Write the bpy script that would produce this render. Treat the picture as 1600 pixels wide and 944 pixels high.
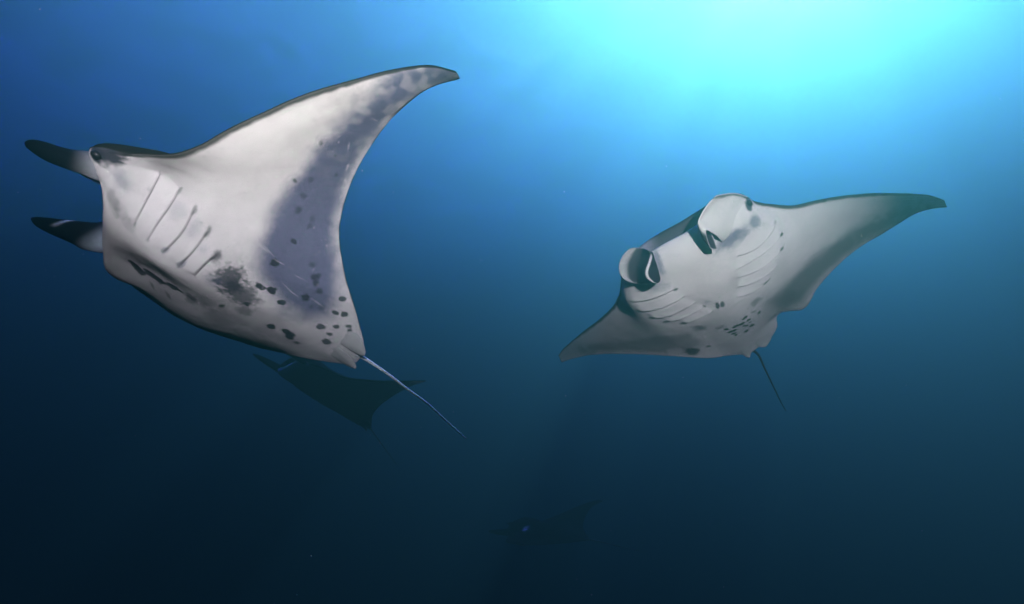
import bpy, math, random
import numpy as np
from mathutils import Matrix, Vector

# ---------------------------------------------------------------- camera, sky, sun, strobes, exposure
scene = bpy.context.scene
for o in list(bpy.data.objects):
    bpy.data.objects.remove(o)
COL = scene.collection
cam = bpy.data.cameras.new('camera')
cam.sensor_width = 36.0
cam.angle = math.radians(80)
cam.clip_start = .05
cam.clip_end = 2000
cam_ob = bpy.data.objects.new('camera', cam)
cam_ob.rotation_euler = (math.radians(90 + 17), 0, 0)
COL.objects.link(cam_ob)
scene.camera = cam_ob
scene.render.resolution_x, scene.render.resolution_y = 1024, 604

SUN_AZ, SUN_EL = math.radians(32.0), math.radians(48.0)      # as seen under water
world = bpy.data.worlds.new('World')
scene.world = world
world.use_nodes = True
wn = world.node_tree
sky = wn.nodes.new('ShaderNodeTexSky')
sky.sky_type = 'NISHITA'
sky.sun_disc = False
sky.sun_elevation = SUN_EL
sky.sun_rotation = SUN_AZ
bg = wn.nodes['Background']
bg.inputs['Strength'].default_value = .075
wn.links.new(sky.outputs[0], bg.inputs['Color'])

sun = bpy.data.lights.new('sun', 'SUN')
sun.energy = 5.0
sun.color = (1.0, .96, .50)
sun.angle = math.radians(.5)
sun_ob = bpy.data.objects.new('sun', sun)
d = Vector((math.sin(SUN_AZ) * math.cos(SUN_EL), math.cos(SUN_AZ) * math.cos(SUN_EL), math.sin(SUN_EL)))
sun_ob.rotation_euler = d.to_track_quat('Z', 'Y').to_euler()
COL.objects.link(sun_ob)

def strobe(name, loc, aim, watts, size, angle, col):
    l = bpy.data.lights.new(name, 'SPOT')
    l.energy = watts
    l.color = col
    l.shadow_soft_size = size
    l.spot_size = math.radians(angle)
    l.spot_blend = 1.0
    o = bpy.data.objects.new(name, l)
    o.location = loc
    o.rotation_euler = (Vector(loc) - Vector(aim)).to_track_quat('Z', 'Y').to_euler()
    COL.objects.link(o)

# the two flash heads on the photographer's camera arms, whose light and shadows the bellies show
strobe('camera_strobe', (-.70, -.45, 1.25), (-1.164, 2.609, 1.726), 112, .05, 43, (1.0, .89, .64))
strobe('camera_strobe', (1.30, -.45, .9), (1.511, 3.931, 1.848), 162, .05, 34, (1.0, .87, .53))

vs = scene.view_settings
vs.view_transform = 'Standard'
vs.look = 'None'
vs.gamma = 1
vs.exposure = 4.68
vs.use_curve_mapping = False
scene.render.engine = 'CYCLES'
cy = scene.cycles
cy.max_bounces = 4
cy.volume_bounces = 0
cy.diffuse_bounces = 1
cy.glossy_bounces = 1
cy.transparent_max_bounces = 4
cy.use_denoising = True

# ---------------------------------------------------------------- helpers
def material(name):
    m = bpy.data.materials.new(name)
    m.use_nodes = True
    return m, m.node_tree.nodes, m.node_tree.links, m.node_tree.nodes['Principled BSDF']

def mesh_object(name, verts, faces, mat, parent=None, cols=None, flat=False):
    """one mesh object from numpy verts (n,3) and quads (m,4)"""
    me = bpy.data.meshes.new(name)
    verts = np.ascontiguousarray(verts, np.float32)
    faces = np.ascontiguousarray(faces, np.int32)
    me.vertices.add(len(verts))
    me.vertices.foreach_set('co', verts.ravel())
    k = faces.shape[1]
    me.loops.add(faces.size)
    me.loops.foreach_set('vertex_index', faces.ravel())
    me.polygons.add(len(faces))
    me.polygons.foreach_set('loop_start', np.arange(0, faces.size, k, dtype=np.int32))
    me.polygons.foreach_set('loop_total', np.full(len(faces), k, np.int32))
    me.update(calc_edges=True)
    me.validate()
    me.polygons.foreach_set('use_smooth', np.full(len(me.polygons), not flat))
    if cols is not None:
        at = me.color_attributes.new('pigment', 'FLOAT_COLOR', 'POINT')
        c = np.ones((len(verts), 4), np.float32)
        c[:, :3] = cols
        at.data.foreach_set('color', c.ravel())
    me.materials.append(mat)
    o = bpy.data.objects.new(name, me)
    o.parent = parent
    COL.objects.link(o)
    return o

def grid_faces(nu, nv, wrap_v=False):
    i, j = np.meshgrid(np.arange(nu - 1), np.arange(nv if wrap_v else nv - 1), indexing='ij')
    j2 = (j + 1) % nv
    return np.stack([i * nv + j, (i + 1) * nv + j, (i + 1) * nv + j2, i * nv + j2], -1).reshape(-1, 4)

# ---------------------------------------------------------------- materials
def skin_material(name, rough=.5, bump=.4):
    m, n, l, b = material(name)
    a = n.new('ShaderNodeVertexColor'); a.layer_name = 'pigment'
    tc = n.new('ShaderNodeTexCoord')
    big = n.new('ShaderNodeTexNoise'); big.inputs['Scale'].default_value = 5; big.inputs['Detail'].default_value = 5
    fine = n.new('ShaderNodeTexNoise'); fine.inputs['Scale'].default_value = 150; fine.inputs['Detail'].default_value = 3
    l.new(tc.outputs['Object'], big.inputs['Vector']); l.new(tc.outputs['Object'], fine.inputs['Vector'])
    r1 = n.new('ShaderNodeMapRange'); r1.inputs[1].default_value = .3; r1.inputs[2].default_value = .7; r1.inputs[3].default_value = .93; r1.inputs[4].default_value = 1.05
    r2 = n.new('ShaderNodeMapRange'); r2.inputs[1].default_value = .3; r2.inputs[2].default_value = .7; r2.inputs[3].default_value = .91; r2.inputs[4].default_value = 1.06
    l.new(big.outputs['Fac'], r1.inputs[0]); l.new(fine.outputs['Fac'], r2.inputs[0])
    mu = n.new('ShaderNodeMath'); mu.operation = 'MULTIPLY'
    l.new(r1.outputs[0], mu.inputs[0]); l.new(r2.outputs[0], mu.inputs[1])
    sc_ = n.new('ShaderNodeVectorMath'); sc_.operation = 'SCALE'
    l.new(a.outputs['Color'], sc_.inputs[0]); l.new(mu.outputs[0], sc_.inputs['Scale'])
    l.new(sc_.outputs[0], b.inputs['Base Color'])
    b.inputs['Roughness'].default_value = rough
    b.inputs['Specular IOR Level'].default_value = 0.0
    bp = n.new('ShaderNodeBump'); bp.inputs['Strength'].default_value = bump; bp.inputs['Distance'].default_value = .004
    l.new(fine.outputs['Fac'], bp.inputs['Height']); l.new(bp.outputs[0], b.inputs['Normal'])
    return m

def plain_material(name, col, rough=.5, spec=.25, scale=40, var=.25):
    m, n, l, b = material(name)
    tc = n.new('ShaderNodeTexCoord')
    no = n.new('ShaderNodeTexNoise'); no.inputs['Scale'].default_value = scale; no.inputs['Detail'].default_value = 3
    l.new(tc.outputs['Object'], no.inputs['Vector'])
    r = n.new('ShaderNodeMapRange'); r.inputs[1].default_value = .3; r.inputs[2].default_value = .7; r.inputs[3].default_value = 1 - var; r.inputs[4].default_value = 1 + var
    l.new(no.outputs['Fac'], r.inputs[0])
    s = n.new('ShaderNodeVectorMath'); s.operation = 'SCALE'; s.inputs[0].default_value = col
    l.new(r.outputs[0], s.inputs['Scale']); l.new(s.outputs[0], b.inputs['Base Color'])
    b.inputs['Roughness'].default_value = rough
    b.inputs['Specular IOR Level'].default_value = spec
    return m

SKIN = skin_material('manta_skin')
SLIT = plain_material('gill_slit_lining', (.17, .16, .18), .6)
SLIT_OPEN = plain_material('open_gill_lining', (.03, .03, .035), .6)
EYE = plain_material('eye_dark', (.010, .010, .012), .4, .25)
TAIL_LIT = plain_material('lit_tail_skin', (.72, .78, .78), .5)  # pale colour carries the sun and strobe light on the tail
TAIL_DARK = plain_material('dark_tail_skin', (.05, .055, .065), .5)

# ---------------------------------------------------------------- the water
def build_water(surface=18.9, depth=120, half=260):
    v = np.array([(x, y, z) for z in (-depth, surface) for y in (-half, half) for x in (-half, half)], float)
    f = np.array([(0, 2, 3, 1), (4, 5, 7, 6), (0, 1, 5, 4), (2, 6, 7, 3), (0, 4, 6, 2), (1, 3, 7, 5)])
    m = bpy.data.materials.new('sea_water')
    m.use_nodes = True
    n, l = m.node_tree.nodes, m.node_tree.links
    n.remove(n['Principled BSDF'])
    pv = n.new('ShaderNodeVolumePrincipled')
    # scattering s = density * colour, absorption a = density * (1 - colour) * (1 - sqrt(absorption colour))
    s = np.array(WATER_SCATTER); a = np.array(WATER_ABSORB)
    dens = .50
    col = s / dens
    ab = np.clip(1 - a / (dens * (1 - col)), 0, 1) ** 2
    pv.inputs['Density'].default_value = dens
    pv.inputs['Color'].default_value = (*col, 1)
    pv.inputs['Absorption Color'].default_value = (*ab, 1)
    pv.inputs['Anisotropy'].default_value = WATER_G
    l.new(pv.outputs[0], n['Material Output'].inputs['Volume'])
    o = mesh_object('haze', v, f, m, flat=True)
    o['kind'] = 'stuff'
    o['label'] = 'deep blue sea water fading to black below'
    o['category'] = 'water'
    return o

WATER_SCATTER = (.0140, .0545, .0212)
WATER_ABSORB = (.172, .1220, .0900)
WATER_G = .722
build_water()

def build_surface(z=18.3, half=90, n=150):
    """unseen sea surface overhead, added so its noise tint breaks the light into shafts"""
    g = np.linspace(-half, half, n)
    X, Y = np.meshgrid(g, g, indexing='ij')
    Z = z + .16 * np.sin(.31 * X + .5 * np.sin(.2 * Y)) + .12 * np.sin(.47 * Y + .23 * X + 1.3) + .06 * np.sin(1.1 * X - .8 * Y)
    m = bpy.data.materials.new('surface_shaft_tint')
    m.use_nodes = True
    nd, l = m.node_tree.nodes, m.node_tree.links
    nd.remove(nd['Principled BSDF'])
    t = nd.new('ShaderNodeBsdfTransparent')
    tc = nd.new('ShaderNodeTexCoord')
    no = nd.new('ShaderNodeTexNoise'); no.inputs['Scale'].default_value = .38; no.inputs['Detail'].default_value = 2.0; no.inputs['Distortion'].default_value = .6
    l.new(tc.outputs['Object'], no.inputs['Vector'])
    r = nd.new('ShaderNodeMapRange'); r.inputs[1].default_value = .36; r.inputs[2].default_value = .66; r.inputs[3].default_value = .66; r.inputs[4].default_value = 1.0  # noise in the transparent colour stands in for waves focusing the light
    l.new(no.outputs['Fac'], r.inputs[0])
    cb = nd.new('ShaderNodeCombineColor')
    for k in range(3): l.new(r.outputs[0], cb.inputs[k])
    l.new(cb.outputs[0], t.inputs['Color'])
    l.new(t.outputs[0], nd['Material Output'].inputs['Surface'])
    o = mesh_object('water', np.stack([X, Y, Z], -1).reshape(-1, 3), grid_faces(n, n), m)
    o['kind'] = 'structure'
    return o

build_surface()


# ---------------------------------------------------------------- manta anatomy
# canonical frame: x forward (head), y to the animal's left, z up (back); half span = 1
SPAN_S = np.array([0,.06,.12,.16,.20,.24,.28,.33,.40,.50,.60,.70,.80,.88,.95,1.0])
LEAD = np.array([(.400,0),(.404,.08),(.402,.155),(.392,.212),(.362,.252),(.325,.280),(.292,.315),(.268,.362),
                 (.245,.43),(.208,.52),(.158,.613),(.093,.718),(.01,.828),(-.075,.912),(-.165,.972),(-.232,.998)])
TRAIL = np.array([(-.47,0),(-.468,.03),(-.455,.065),(-.43,.10),(-.405,.135),(-.38,.17),(-.355,.205),(-.325,.25),
                  (-.28,.32),(-.225,.43),(-.185,.54),(-.16,.66),(-.15,.775),(-.165,.865),(-.212,.935),(-.262,.985)])

def spline(k, v, t):
    """Catmull-Rom through knots k (increasing) and values v (n,d), at t."""
    k = np.asarray(k, float); v = np.asarray(v, float); t = np.asarray(t, float)
    m = np.empty_like(v)
    d = (v[1:] - v[:-1]) / (k[1:] - k[:-1])[:, None]
    h = k[1:] - k[:-1]
    m[1:-1] = (d[:-1] * h[1:, None] + d[1:] * h[:-1, None]) / (h[1:] + h[:-1])[:, None]
    m[0] = d[0]; m[-1] = d[-1]
    i = np.clip(np.searchsorted(k, t, side='right') - 1, 0, len(k) - 2)
    u = ((t - k[i]) / h[i])[..., None]; hh = h[i][..., None]
    return ((2*u**3 - 3*u**2 + 1) * v[i] + (u**3 - 2*u**2 + u) * hh * m[i]
            + (-2*u**3 + 3*u**2) * v[i+1] + (u**3 - u**2) * hh * m[i+1])

def smooth(a, b, x):
    t = np.clip((x - a) / (b - a), 0, 1)
    return t * t * (3 - 2 * t)

def plan(s, c):
    """signed span s in [-1,1], chord c in [0,1] -> plan x, y"""
    a = np.abs(s)
    L = spline(SPAN_S, LEAD, a); T = spline(SPAN_S, TRAIL, a)
    P = L + (T - L) * c[..., None]
    return P[..., 0], P[..., 1] * np.sign(s)

def mouth_window(s):
    return 1 - smooth(.09, .15, np.abs(s))

def half_thickness(s, c, y, side, A):
    """z offset of the ventral (-1) or dorsal (+1) skin from the mid surface"""
    a = np.abs(y)
    m = mouth_window(s)
    x = plan(s, c)[0]
    hx = smooth(.10, .30, x)
    if side < 0:
        body = (1 - hx) * np.exp(-(a / np.where(y < 0, A.get('flank', .20) + .01, .21)) ** 2) + hx * .85 * np.exp(-(a / np.where(y < 0, A.get('flank', .20), .20)) ** 3)
        T = A['belly'] * body + .020 * (1 - a) + .003
    else:
        body = (1 - hx) * np.exp(-(a / .21) ** 2) + hx * .8 * np.exp(-(a / .24) ** 4)
        T = A['back'] * body + .024 * (1 - a) + .003
    T = T * np.where(np.abs(s) > .9999, 0, 1)
    c0 = .08 + .25 * smooth(.13, .45, np.abs(s))
    q = np.clip(c / c0, 0, 1)
    front = np.sqrt(np.clip(1 - (1 - q) ** 2, 0, 1))
    r = np.clip((c - c0) / (1 - c0), 0, 1)
    rear = 1 - r ** (1.5 - .35 * smooth(.1, .5, np.abs(s)))
    prof = np.where(c < c0, front, rear)
    lip = (A['jaw'] if side < 0 else A['lip']) * m * (1 - smooth(0, .22, c)) + .003
    lip = np.minimum(lip, T) * np.where(c < .5, 1, 1 - smooth(.5, 1, c))
    return side * (lip + (T - lip) * np.clip(prof, 0, 1) + np.where(np.abs(s) > .9999, 0, .0006))

def bend(x, y, z, A):
    """carry plan position + thickness offset onto the flexed wings"""
    out = np.empty(x.shape + (3,))
    for sg, w in ((1, A['left']), (-1, A['right'])):
        k1, k2, tw = w
        a = np.abs(y); y0 = .16
        ug = np.linspace(0, .9, 400)
        th = k1 * ug + k2 * ug ** 2
        Yg = np.concatenate([[0], np.cumsum((np.cos(th[1:]) + np.cos(th[:-1])) / 2 * (ug[1] - ug[0]))])
        Zg = np.concatenate([[0], np.cumsum((np.sin(th[1:]) + np.sin(th[:-1])) / 2 * (ug[1] - ug[0]))])
        u = np.clip(a - y0, 0, .9)
        Y = np.minimum(a, y0) + np.interp(u, ug, Yg); Z = np.interp(u, ug, Zg)
        t = np.interp(u, ug, th); tau = tw * u
        xr = -.02
        dx = x - xr
        px = xr + dx * np.cos(tau) + z * np.sin(tau)
        pz = -dx * np.sin(tau) + z * np.cos(tau)
        q = np.stack([px, sg * (Y - pz * np.sin(t)), Z + pz * np.cos(t)], -1)
        sel = (y >= 0) if sg > 0 else (y < 0)
        out[sel] = q[sel]
    return out

def tps_eval(ctrl, W, xy):
    """thin plate spline displacement; ctrl (n,2), W (n+3,3)"""
    out = np.empty(xy.shape[:-1] + (3,))
    f = xy.reshape(-1, 2); o = out.reshape(-1, 3)
    n = len(ctrl)
    for i in range(0, len(f), 20000):
        p = f[i:i+20000]
        r2 = ((p[:, None] - ctrl[None]) ** 2).sum(-1)
        U = .5 * r2 * np.log(r2 + 1e-12)
        o[i:i+20000] = U @ W[:n] + W[n] + p @ W[n+1:]
    return out

def tps_fit(ctrl, disp, reg=1e-4):
    n = len(ctrl)
    r2 = ((ctrl[:, None] - ctrl[None]) ** 2).sum(-1)
    K = .5 * r2 * np.log(r2 + 1e-12) + reg * np.eye(n)
    P = np.concatenate([np.ones((n, 1)), ctrl], 1)
    M = np.block([[K, P], [P.T, np.zeros((3, 3))]])
    return np.linalg.solve(M, np.concatenate([disp, np.zeros((3, 3))]))

def place(x, y, z, A):
    P = bend(x, y, z, A)
    if A.get('ctrl') is not None:
        xy = np.stack([x, y], -1)
        if A.get('W') is None: A['W'] = tps_fit(A['ctrl'], A['disp'], A.get('reg', 1e-4))
        P = P + tps_eval(A['ctrl'], A['W'], xy)
    return P

# ---------------------------------------------------------------- skin pattern
WHITE = np.array((.62, .585, .575)); VIOLET = np.array((.10, .108, .18)); DARK = np.array((.035, .036, .05))
BACK = np.array((.014, .013, .012)); PALE = np.array((.70, .68, .66))
TONES = (DARK, VIOLET, PALE)

def hash_noise(x, y, f, seed=0):
    """smooth value noise for natural edges"""
    rs = np.random.RandomState(seed); t = rs.rand(64, 64)
    u = x * f + 17.3; v = y * f + 9.1
    i = np.floor(u).astype(int); j = np.floor(v).astype(int)
    a = u - i; b = v - j; a = a*a*(3-2*a); b = b*b*(3-2*b)
    g = lambda p, q: t[p % 64, q % 64]
    return (g(i, j)*(1-a)*(1-b) + g(i+1, j)*a*(1-b) + g(i, j+1)*(1-a)*b + g(i+1, j+1)*a*b)

def poly_distance(x, y, P):
    """signed distance to polygon, negative inside"""
    P = np.asarray(P); d2 = np.full(x.shape, 1e9); inside = np.zeros(x.shape, bool)
    for i in range(len(P)):
        a = P[i]; b = P[(i + 1) % len(P)]
        e = b - a; wx = x - a[0]; wy = y - a[1]
        t = np.clip((wx*e[0] + wy*e[1]) / (e @ e + 1e-12), 0, 1)
        d2 = np.minimum(d2, (wx - t*e[0])**2 + (wy - t*e[1])**2)
        c = (a[1] > y) != (b[1] > y)
        xx = (b[0] - a[0]) * (y - a[1]) / (b[1] - a[1] + 1e-12) + a[0]
        inside ^= c & (x < xx)
    return np.where(inside, -1, 1) * np.sqrt(d2)

def mix(col, tone, w):
    return col + (tone - col) * w[..., None]

def belly_pattern(s, c, x, y, D):
    col = np.broadcast_to(WHITE, x.shape + (3,)).copy()
    n1 = hash_noise(x, y, 14, 1); n2 = hash_noise(x, y, 45, 2); n3 = hash_noise(x, y, 130, 3)
    wob = (n1 - .5) * .6 + (n2 - .5) * .4
    col *= (1 + .05 * (n1 - .5) + .05 * (n2 - .5))[..., None]
    for P, soft, strength, tone in D['polys']:
        d = poly_distance(x + .012 * (n1 - .5) + .008 * (n3 - .5), y + .012 * (n2 - .5), P)
        w = 1 - smooth(-soft * .75, soft * .75, d - .017 + wob * soft * .3)
        w = w * (1 - .30 * smooth(.35, .8, n2) * smooth(.4, .9, np.abs(y)))     # mottled towards the tip
        col = mix(col, TONES[tone], w * strength)
    for cx, cy, ux, uy, vx, vy, tone, strength, soft in D['spots_and_shade']:  # some soft ones at gill flaps, mouth corner and fin base are painted shade
        R = 2.2 * max(math.hypot(ux, uy), math.hypot(vx, vy))
        k = np.nonzero((np.abs(x - cx) < R) & (np.abs(y - cy) < R))
        if len(k[0]) == 0:
            continue
        det = ux * vy - vx * uy
        dx = x[k] - cx; dy = y[k] - cy
        a = (dx * vy - vx * dy) / det; b = (ux * dy - dx * uy) / det
        q = np.sqrt(a*a + b*b) + (n3[k] - .5) * .5 + (n2[k] - .5) * .4
        col[k] = mix(col[k], TONES[tone], (1 - smooth(1 - soft, 1 + soft, q)) * strength)
    L = spline(SPAN_S, LEAD, np.abs(s)); T = spline(SPAN_S, TRAIL, np.abs(s))
    ch = np.hypot(*(L - T).T).T if L.ndim == 2 else np.hypot(L[..., 0] - T[..., 0], L[..., 1] - T[..., 1])
    dl = c * ch; dt = (1 - c) * ch
    # freckles, scuffs and old scratches
    rs = np.random.RandomState(int(1000 * abs(D['loc'][0])) % 9999)
    for k in range(D.get('freckles', 0)):
        fx, fy = rs.uniform(-.4, .35), rs.uniform(-.85, .85)
        r_ = rs.uniform(.0016, .0042); tone = rs.choice((0, 0, 1, 2)); st = rs.uniform(.10, .34)
        an = rs.uniform(0, 3.14); el = 1.0 if rs.rand() < .8 else rs.uniform(4, 11)
        if el > 1: tone = 2; r_ = .0011; st = rs.uniform(.12, .3)
        R = 2 * r_ * el
        i = np.nonzero((np.abs(x - fx) < R) & (np.abs(y - fy) < R))
        if len(i[0]) == 0: continue
        dx = x[i] - fx; dy = y[i] - fy
        u = (dx * math.cos(an) + dy * math.sin(an)) / (r_ * el); v = (-dx * math.sin(an) + dy * math.cos(an) + .15 * r_ * el * u * u) / r_
        col[i] = mix(col[i], TONES[tone], (1 - smooth(.5, 1.2, np.sqrt(u*u + v*v) + (n3[i] - .5) * .5)) * st)
    lim = np.clip(ch / .20, .25, 1)
    w = (1 - smooth(.005, .019, dl / lim + (n2 - .5) * .005)) * smooth(.19, .24, np.abs(s))
    col = mix(col, BACK, w * .93)
    w = (1 - smooth(.0, .0045, dt + (n2 - .5) * .003)) * smooth(.1, .2, np.abs(s))
    col = mix(col, BACK, w * .85)
    return col

def back_pattern(s, c, x, y):
    col = np.broadcast_to(BACK, x.shape + (3,)).copy()
    n1 = hash_noise(x, y, 9, 5)
    # pale shoulder patches of a manta's back
    d = np.hypot((x - .17) / .03, (np.abs(y) - .20) / .06) + (n1 - .5) * .5
    col = mix(col, np.array((.62, .62, .62)), (1 - smooth(.6, 1.2, d)) * .9)
    # bare lip, with strobe light on its right and fin shadow painted in
    w = (1 - smooth(.012, .03, c)) * mouth_window(s) * (.12 + .75 * (1 - smooth(-.11, -.05, s)))
    return mix(col, np.array((.33, .32, .40)), w)

# ---------------------------------------------------------------- body surface
def gill_relief(x, y, gills, H):
    z = np.zeros_like(x)
    for g in gills:
        g = np.asarray(g); t = np.linspace(0, 1, 13)
        P = spline(np.array([0, .5, 1.]), g, t)
        k = np.nonzero((np.abs(x - P[:, 0].mean()) < .22) & (np.abs(y - P[:, 1].mean()) < .22))
        if len(k[0]) == 0:
            continue
        px, py = x[k], y[k]
        best = np.full(px.shape, 1e9); sd = np.zeros_like(px); tt = np.zeros_like(px)
        for i in range(12):
            a = P[i]; e = P[i+1] - a
            q = ((px - a[0]) * e[0] + (py - a[1]) * e[1]) / (e @ e)
            qc = np.clip(q, 0, 1)
            dx = px - a[0] - qc * e[0]; dy = py - a[1] - qc * e[1]
            d = dx*dx + dy*dy
            n = np.array([-e[1], e[0]]); n = n if n[0] < 0 else -n      # towards the tail
            m = d < best
            best[m] = d[m]; sd[m] = np.where(dx[m]*n[0] + dy[m]*n[1] >= 0, 1, -1); tt[m] = (i + q[m]) / 12
        d = np.sqrt(best) * sd
        win = smooth(-.04, .14, tt) * (1 - smooth(.86, 1.04, tt))
        h = np.where(d < 0, np.exp(d / .024), -.6 * np.exp(-d / .007))
        h = np.where(np.abs(d) < .004, h * np.abs(d) / .004, h)
        z[k] += H * h * win
    return z

def build_body(A, D, n_span, n_v, n_d, parent):
    s1 = np.linspace(-1, 1, n_span)
    npk = 9
    cv = np.linspace(1, 0, n_v) ** 1.35
    cd = np.linspace(0, 1, n_d) ** 1.35
    rows = []; cols = []
    S, C = np.meshgrid(s1, cv, indexing='ij')
    x, y = plan(S, C); z = half_thickness(S, C, y, -1, A)
    z = z - gill_relief(x, y, D['gills'], A.get('gill', .005)) - (.0045 * (hash_noise(x, y, 7, 11) - .5) + .0012 * (hash_noise(x, y, 24, 12) - .5)) * smooth(0, .1, C) * smooth(0, .06, 1 - C)
    rows.append(place(x, y, z, A)); cols.append(belly_pattern(S, C, x, y, D))
    q = np.linspace(0, 1, npk + 2)[1:-1]
    S, Q = np.meshgrid(s1, q, indexing='ij')
    x, y = plan(S, np.zeros_like(S))
    zv = half_thickness(S, np.zeros_like(S), y, -1, A); zd = half_thickness(S, np.zeros_like(S), y, 1, A)
    m = mouth_window(S)
    sn = np.sin(np.pi * Q)
    xi = x - A.get('gape', .13) * m * np.sqrt(sn) + .002 * (1 - m) * sn
    rows.append(place(xi, y, zv + (zd - zv) * Q, A))
    cc = np.where((np.abs(S) < .16)[..., None], np.array((.10, .095, .12)), BACK)
    cols.append(cc)
    S, C = np.meshgrid(s1, cd, indexing='ij')
    x, y = plan(S, C); z = half_thickness(S, C, y, 1, A)
    rows.append(place(x, y, z, A)); cols.append(back_pattern(S, C, x, y))
    P = np.concatenate(rows, 1) * SCALE; K = np.concatenate(cols, 1)
    n = P.shape[1]
    return mesh_object('body', P.reshape(-1, 3), grid_faces(n_span, n, True)[:, ::-1], SKIN, parent, K.reshape(-1, 3))

SCALE = 1.75

def surface_point(x, y, side, A, lift=0):
    """canonical plan position -> local point on the skin, lifted outwards"""
    s = np.linspace(0, 1, 161); c = np.linspace(0, 1, 121)
    S, C = np.meshgrid(s, c, indexing='ij'); gx, gy = plan(S, C)
    x = np.atleast_1d(np.asarray(x, float)); y = np.atleast_1d(np.asarray(y, float))
    ss = np.empty_like(x); cc = np.empty_like(x)
    for k in range(len(x)):
        i = np.argmin((gx - x[k])**2 + (gy - abs(y[k]))**2); i = np.unravel_index(i, gx.shape)
        ss[k] = S[i]; cc[k] = C[i]
    z = half_thickness(ss * np.where(y < 0, -1, 1), cc, y, side, A) + side * lift
    return x, y, z

def tube(name, pts, radii, mat, parent, sides=10, n=60, flatten=1.0):
    pts = np.asarray(pts, float); k = np.linspace(0, 1, len(pts)); t = np.linspace(0, 1, n)
    P = spline(k, pts, t); r = np.interp(t, np.linspace(0, 1, len(radii)), radii)
    T = np.gradient(P, axis=0); T /= np.linalg.norm(T, axis=1)[:, None]
    up = np.array((0, 0, 1.)); B = np.cross(T, up); B /= np.linalg.norm(B, axis=1)[:, None]; N = np.cross(B, T)
    a = np.linspace(0, 2*np.pi, sides, endpoint=False)
    V = P[:, None] + r[:, None, None] * (np.cos(a)[None, :, None] * B[:, None] + flatten * np.sin(a)[None, :, None] * N[:, None])
    return mesh_object(name, V.reshape(-1, 3), grid_faces(n, sides, True), mat, parent)

def sheet(name, G, thick, parent, front, back, rim, nu=60, nv=60, paint=None):
    """thin flesh sheet through a control grid G (rows v, columns u)"""
    G = np.asarray(G, float); R, Cn = G.shape[:2]
    tu = np.linspace(0, 1, nu); tv = np.linspace(0, 1, nv)
    A = np.stack([spline(np.linspace(0, 1, Cn), G[i], tu) for i in range(R)], 0)            # R,nu,3
    B = np.stack([spline(np.linspace(0, 1, R), A[:, j], tv) for j in range(nu)], 1)          # nv,nu,3
    du = np.gradient(B, axis=1); dv = np.gradient(B, axis=0)
    n = np.cross(du, dv); n /= np.linalg.norm(n, axis=-1, keepdims=True) + 1e-12
    U, V = np.meshgrid(tu, tv)
    e = np.minimum(np.minimum(V, 1 - V), 1 - U)
    th = thick * (.35 + .65 * smooth(0, .12, e))
    P1 = B + n * th[..., None]; P2 = B - n * th[..., None]
    c1 = np.broadcast_to(np.asarray(front), B.shape).copy(); c2 = np.broadcast_to(np.asarray(back), B.shape).copy()
    if paint:
        c1, c2 = paint(U, V, c1, c2)
    w = 1 - smooth(.0, .035, e)
    c1 = mix(c1, np.asarray(rim), w); c2 = mix(c2, np.asarray(rim), w)
    f = grid_faces(nv, nu); m = nv * nu
    idx = np.arange(m).reshape(nv, nu)
    loop = np.concatenate([idx[0, :-1], idx[:-1, -1], idx[-1, :0:-1], idx[:0:-1, 0]])
    l2 = np.roll(loop, -1)
    side = np.stack([loop, l2, l2 + m, loop + m], -1)
    return mesh_object(name, np.concatenate([P1.reshape(-1, 3), P2.reshape(-1, 3)]),
                       np.concatenate([f, f[:, ::-1] + m, side]), SKIN, parent,
                       np.concatenate([c1.reshape(-1, 3), c2.reshape(-1, 3)]))

def rolled_fin(parent, axis, open_dir, paint, turn=4.3, twist=0.):
    """cephalic fin furled into a horn: a sheet rolled round an axis, open on one side"""
    ax = np.asarray(axis, float); n = 16
    k = np.linspace(0, 1, len(ax)); t = np.linspace(0, 1, n)
    Q = spline(k, ax, t); P = Q[:, :3]; w = np.maximum(Q[:, 3], .004)
    T = np.gradient(P, axis=0); T /= np.linalg.norm(T, axis=1)[:, None]
    o = np.asarray(open_dir, float); N = o - (T @ o)[:, None] * T; N /= np.linalg.norm(N, axis=1)[:, None]
    Bn = np.cross(T, N)
    ph = np.linspace(-turn/2, turn/2, 15) + math.pi
    rows = []
    for j in range(n):
        a = ph + twist * t[j]
        sp = 1 - .22 * (np.linspace(0, 1, 15)) 
        rows.append(P[j] + (w[j] / 2) * sp[:, None] * (np.cos(a)[:, None] * N[j] + np.sin(a)[:, None] * Bn[j]))
    return sheet('cephalic_fin', np.stack(rows, 0), .0035, parent, (.008, .009, .013), (.008, .009, .013), (.20, .22, .24), 56, 80, paint)

def pelvic_fin(A, sg, parent, shade):
    g = []
    for v, (x, w0, w1) in enumerate(((-.33, .012, .040), (-.37, .010, .064), (-.405, .010, .074), (-.435, .013, .072), (-.46, .020, .060), (-.475, .030, .044))):
        yy = np.linspace(w0, w1, 5) * sg
        X, Y, Z = surface_point(np.full(5, max(x, -.44)), yy, -1, A)
        Z = Z - (-.010 + .0035 * v + .006 * v / 5 * np.sin(np.linspace(.3, np.pi, 5)))
        g.append(place(np.full(5, x), yy, Z, A) * SCALE)
    return sheet('pelvic_fin', np.array(g), .003, parent, shade, shade, np.asarray(shade) * .6, 30, 40)

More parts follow.
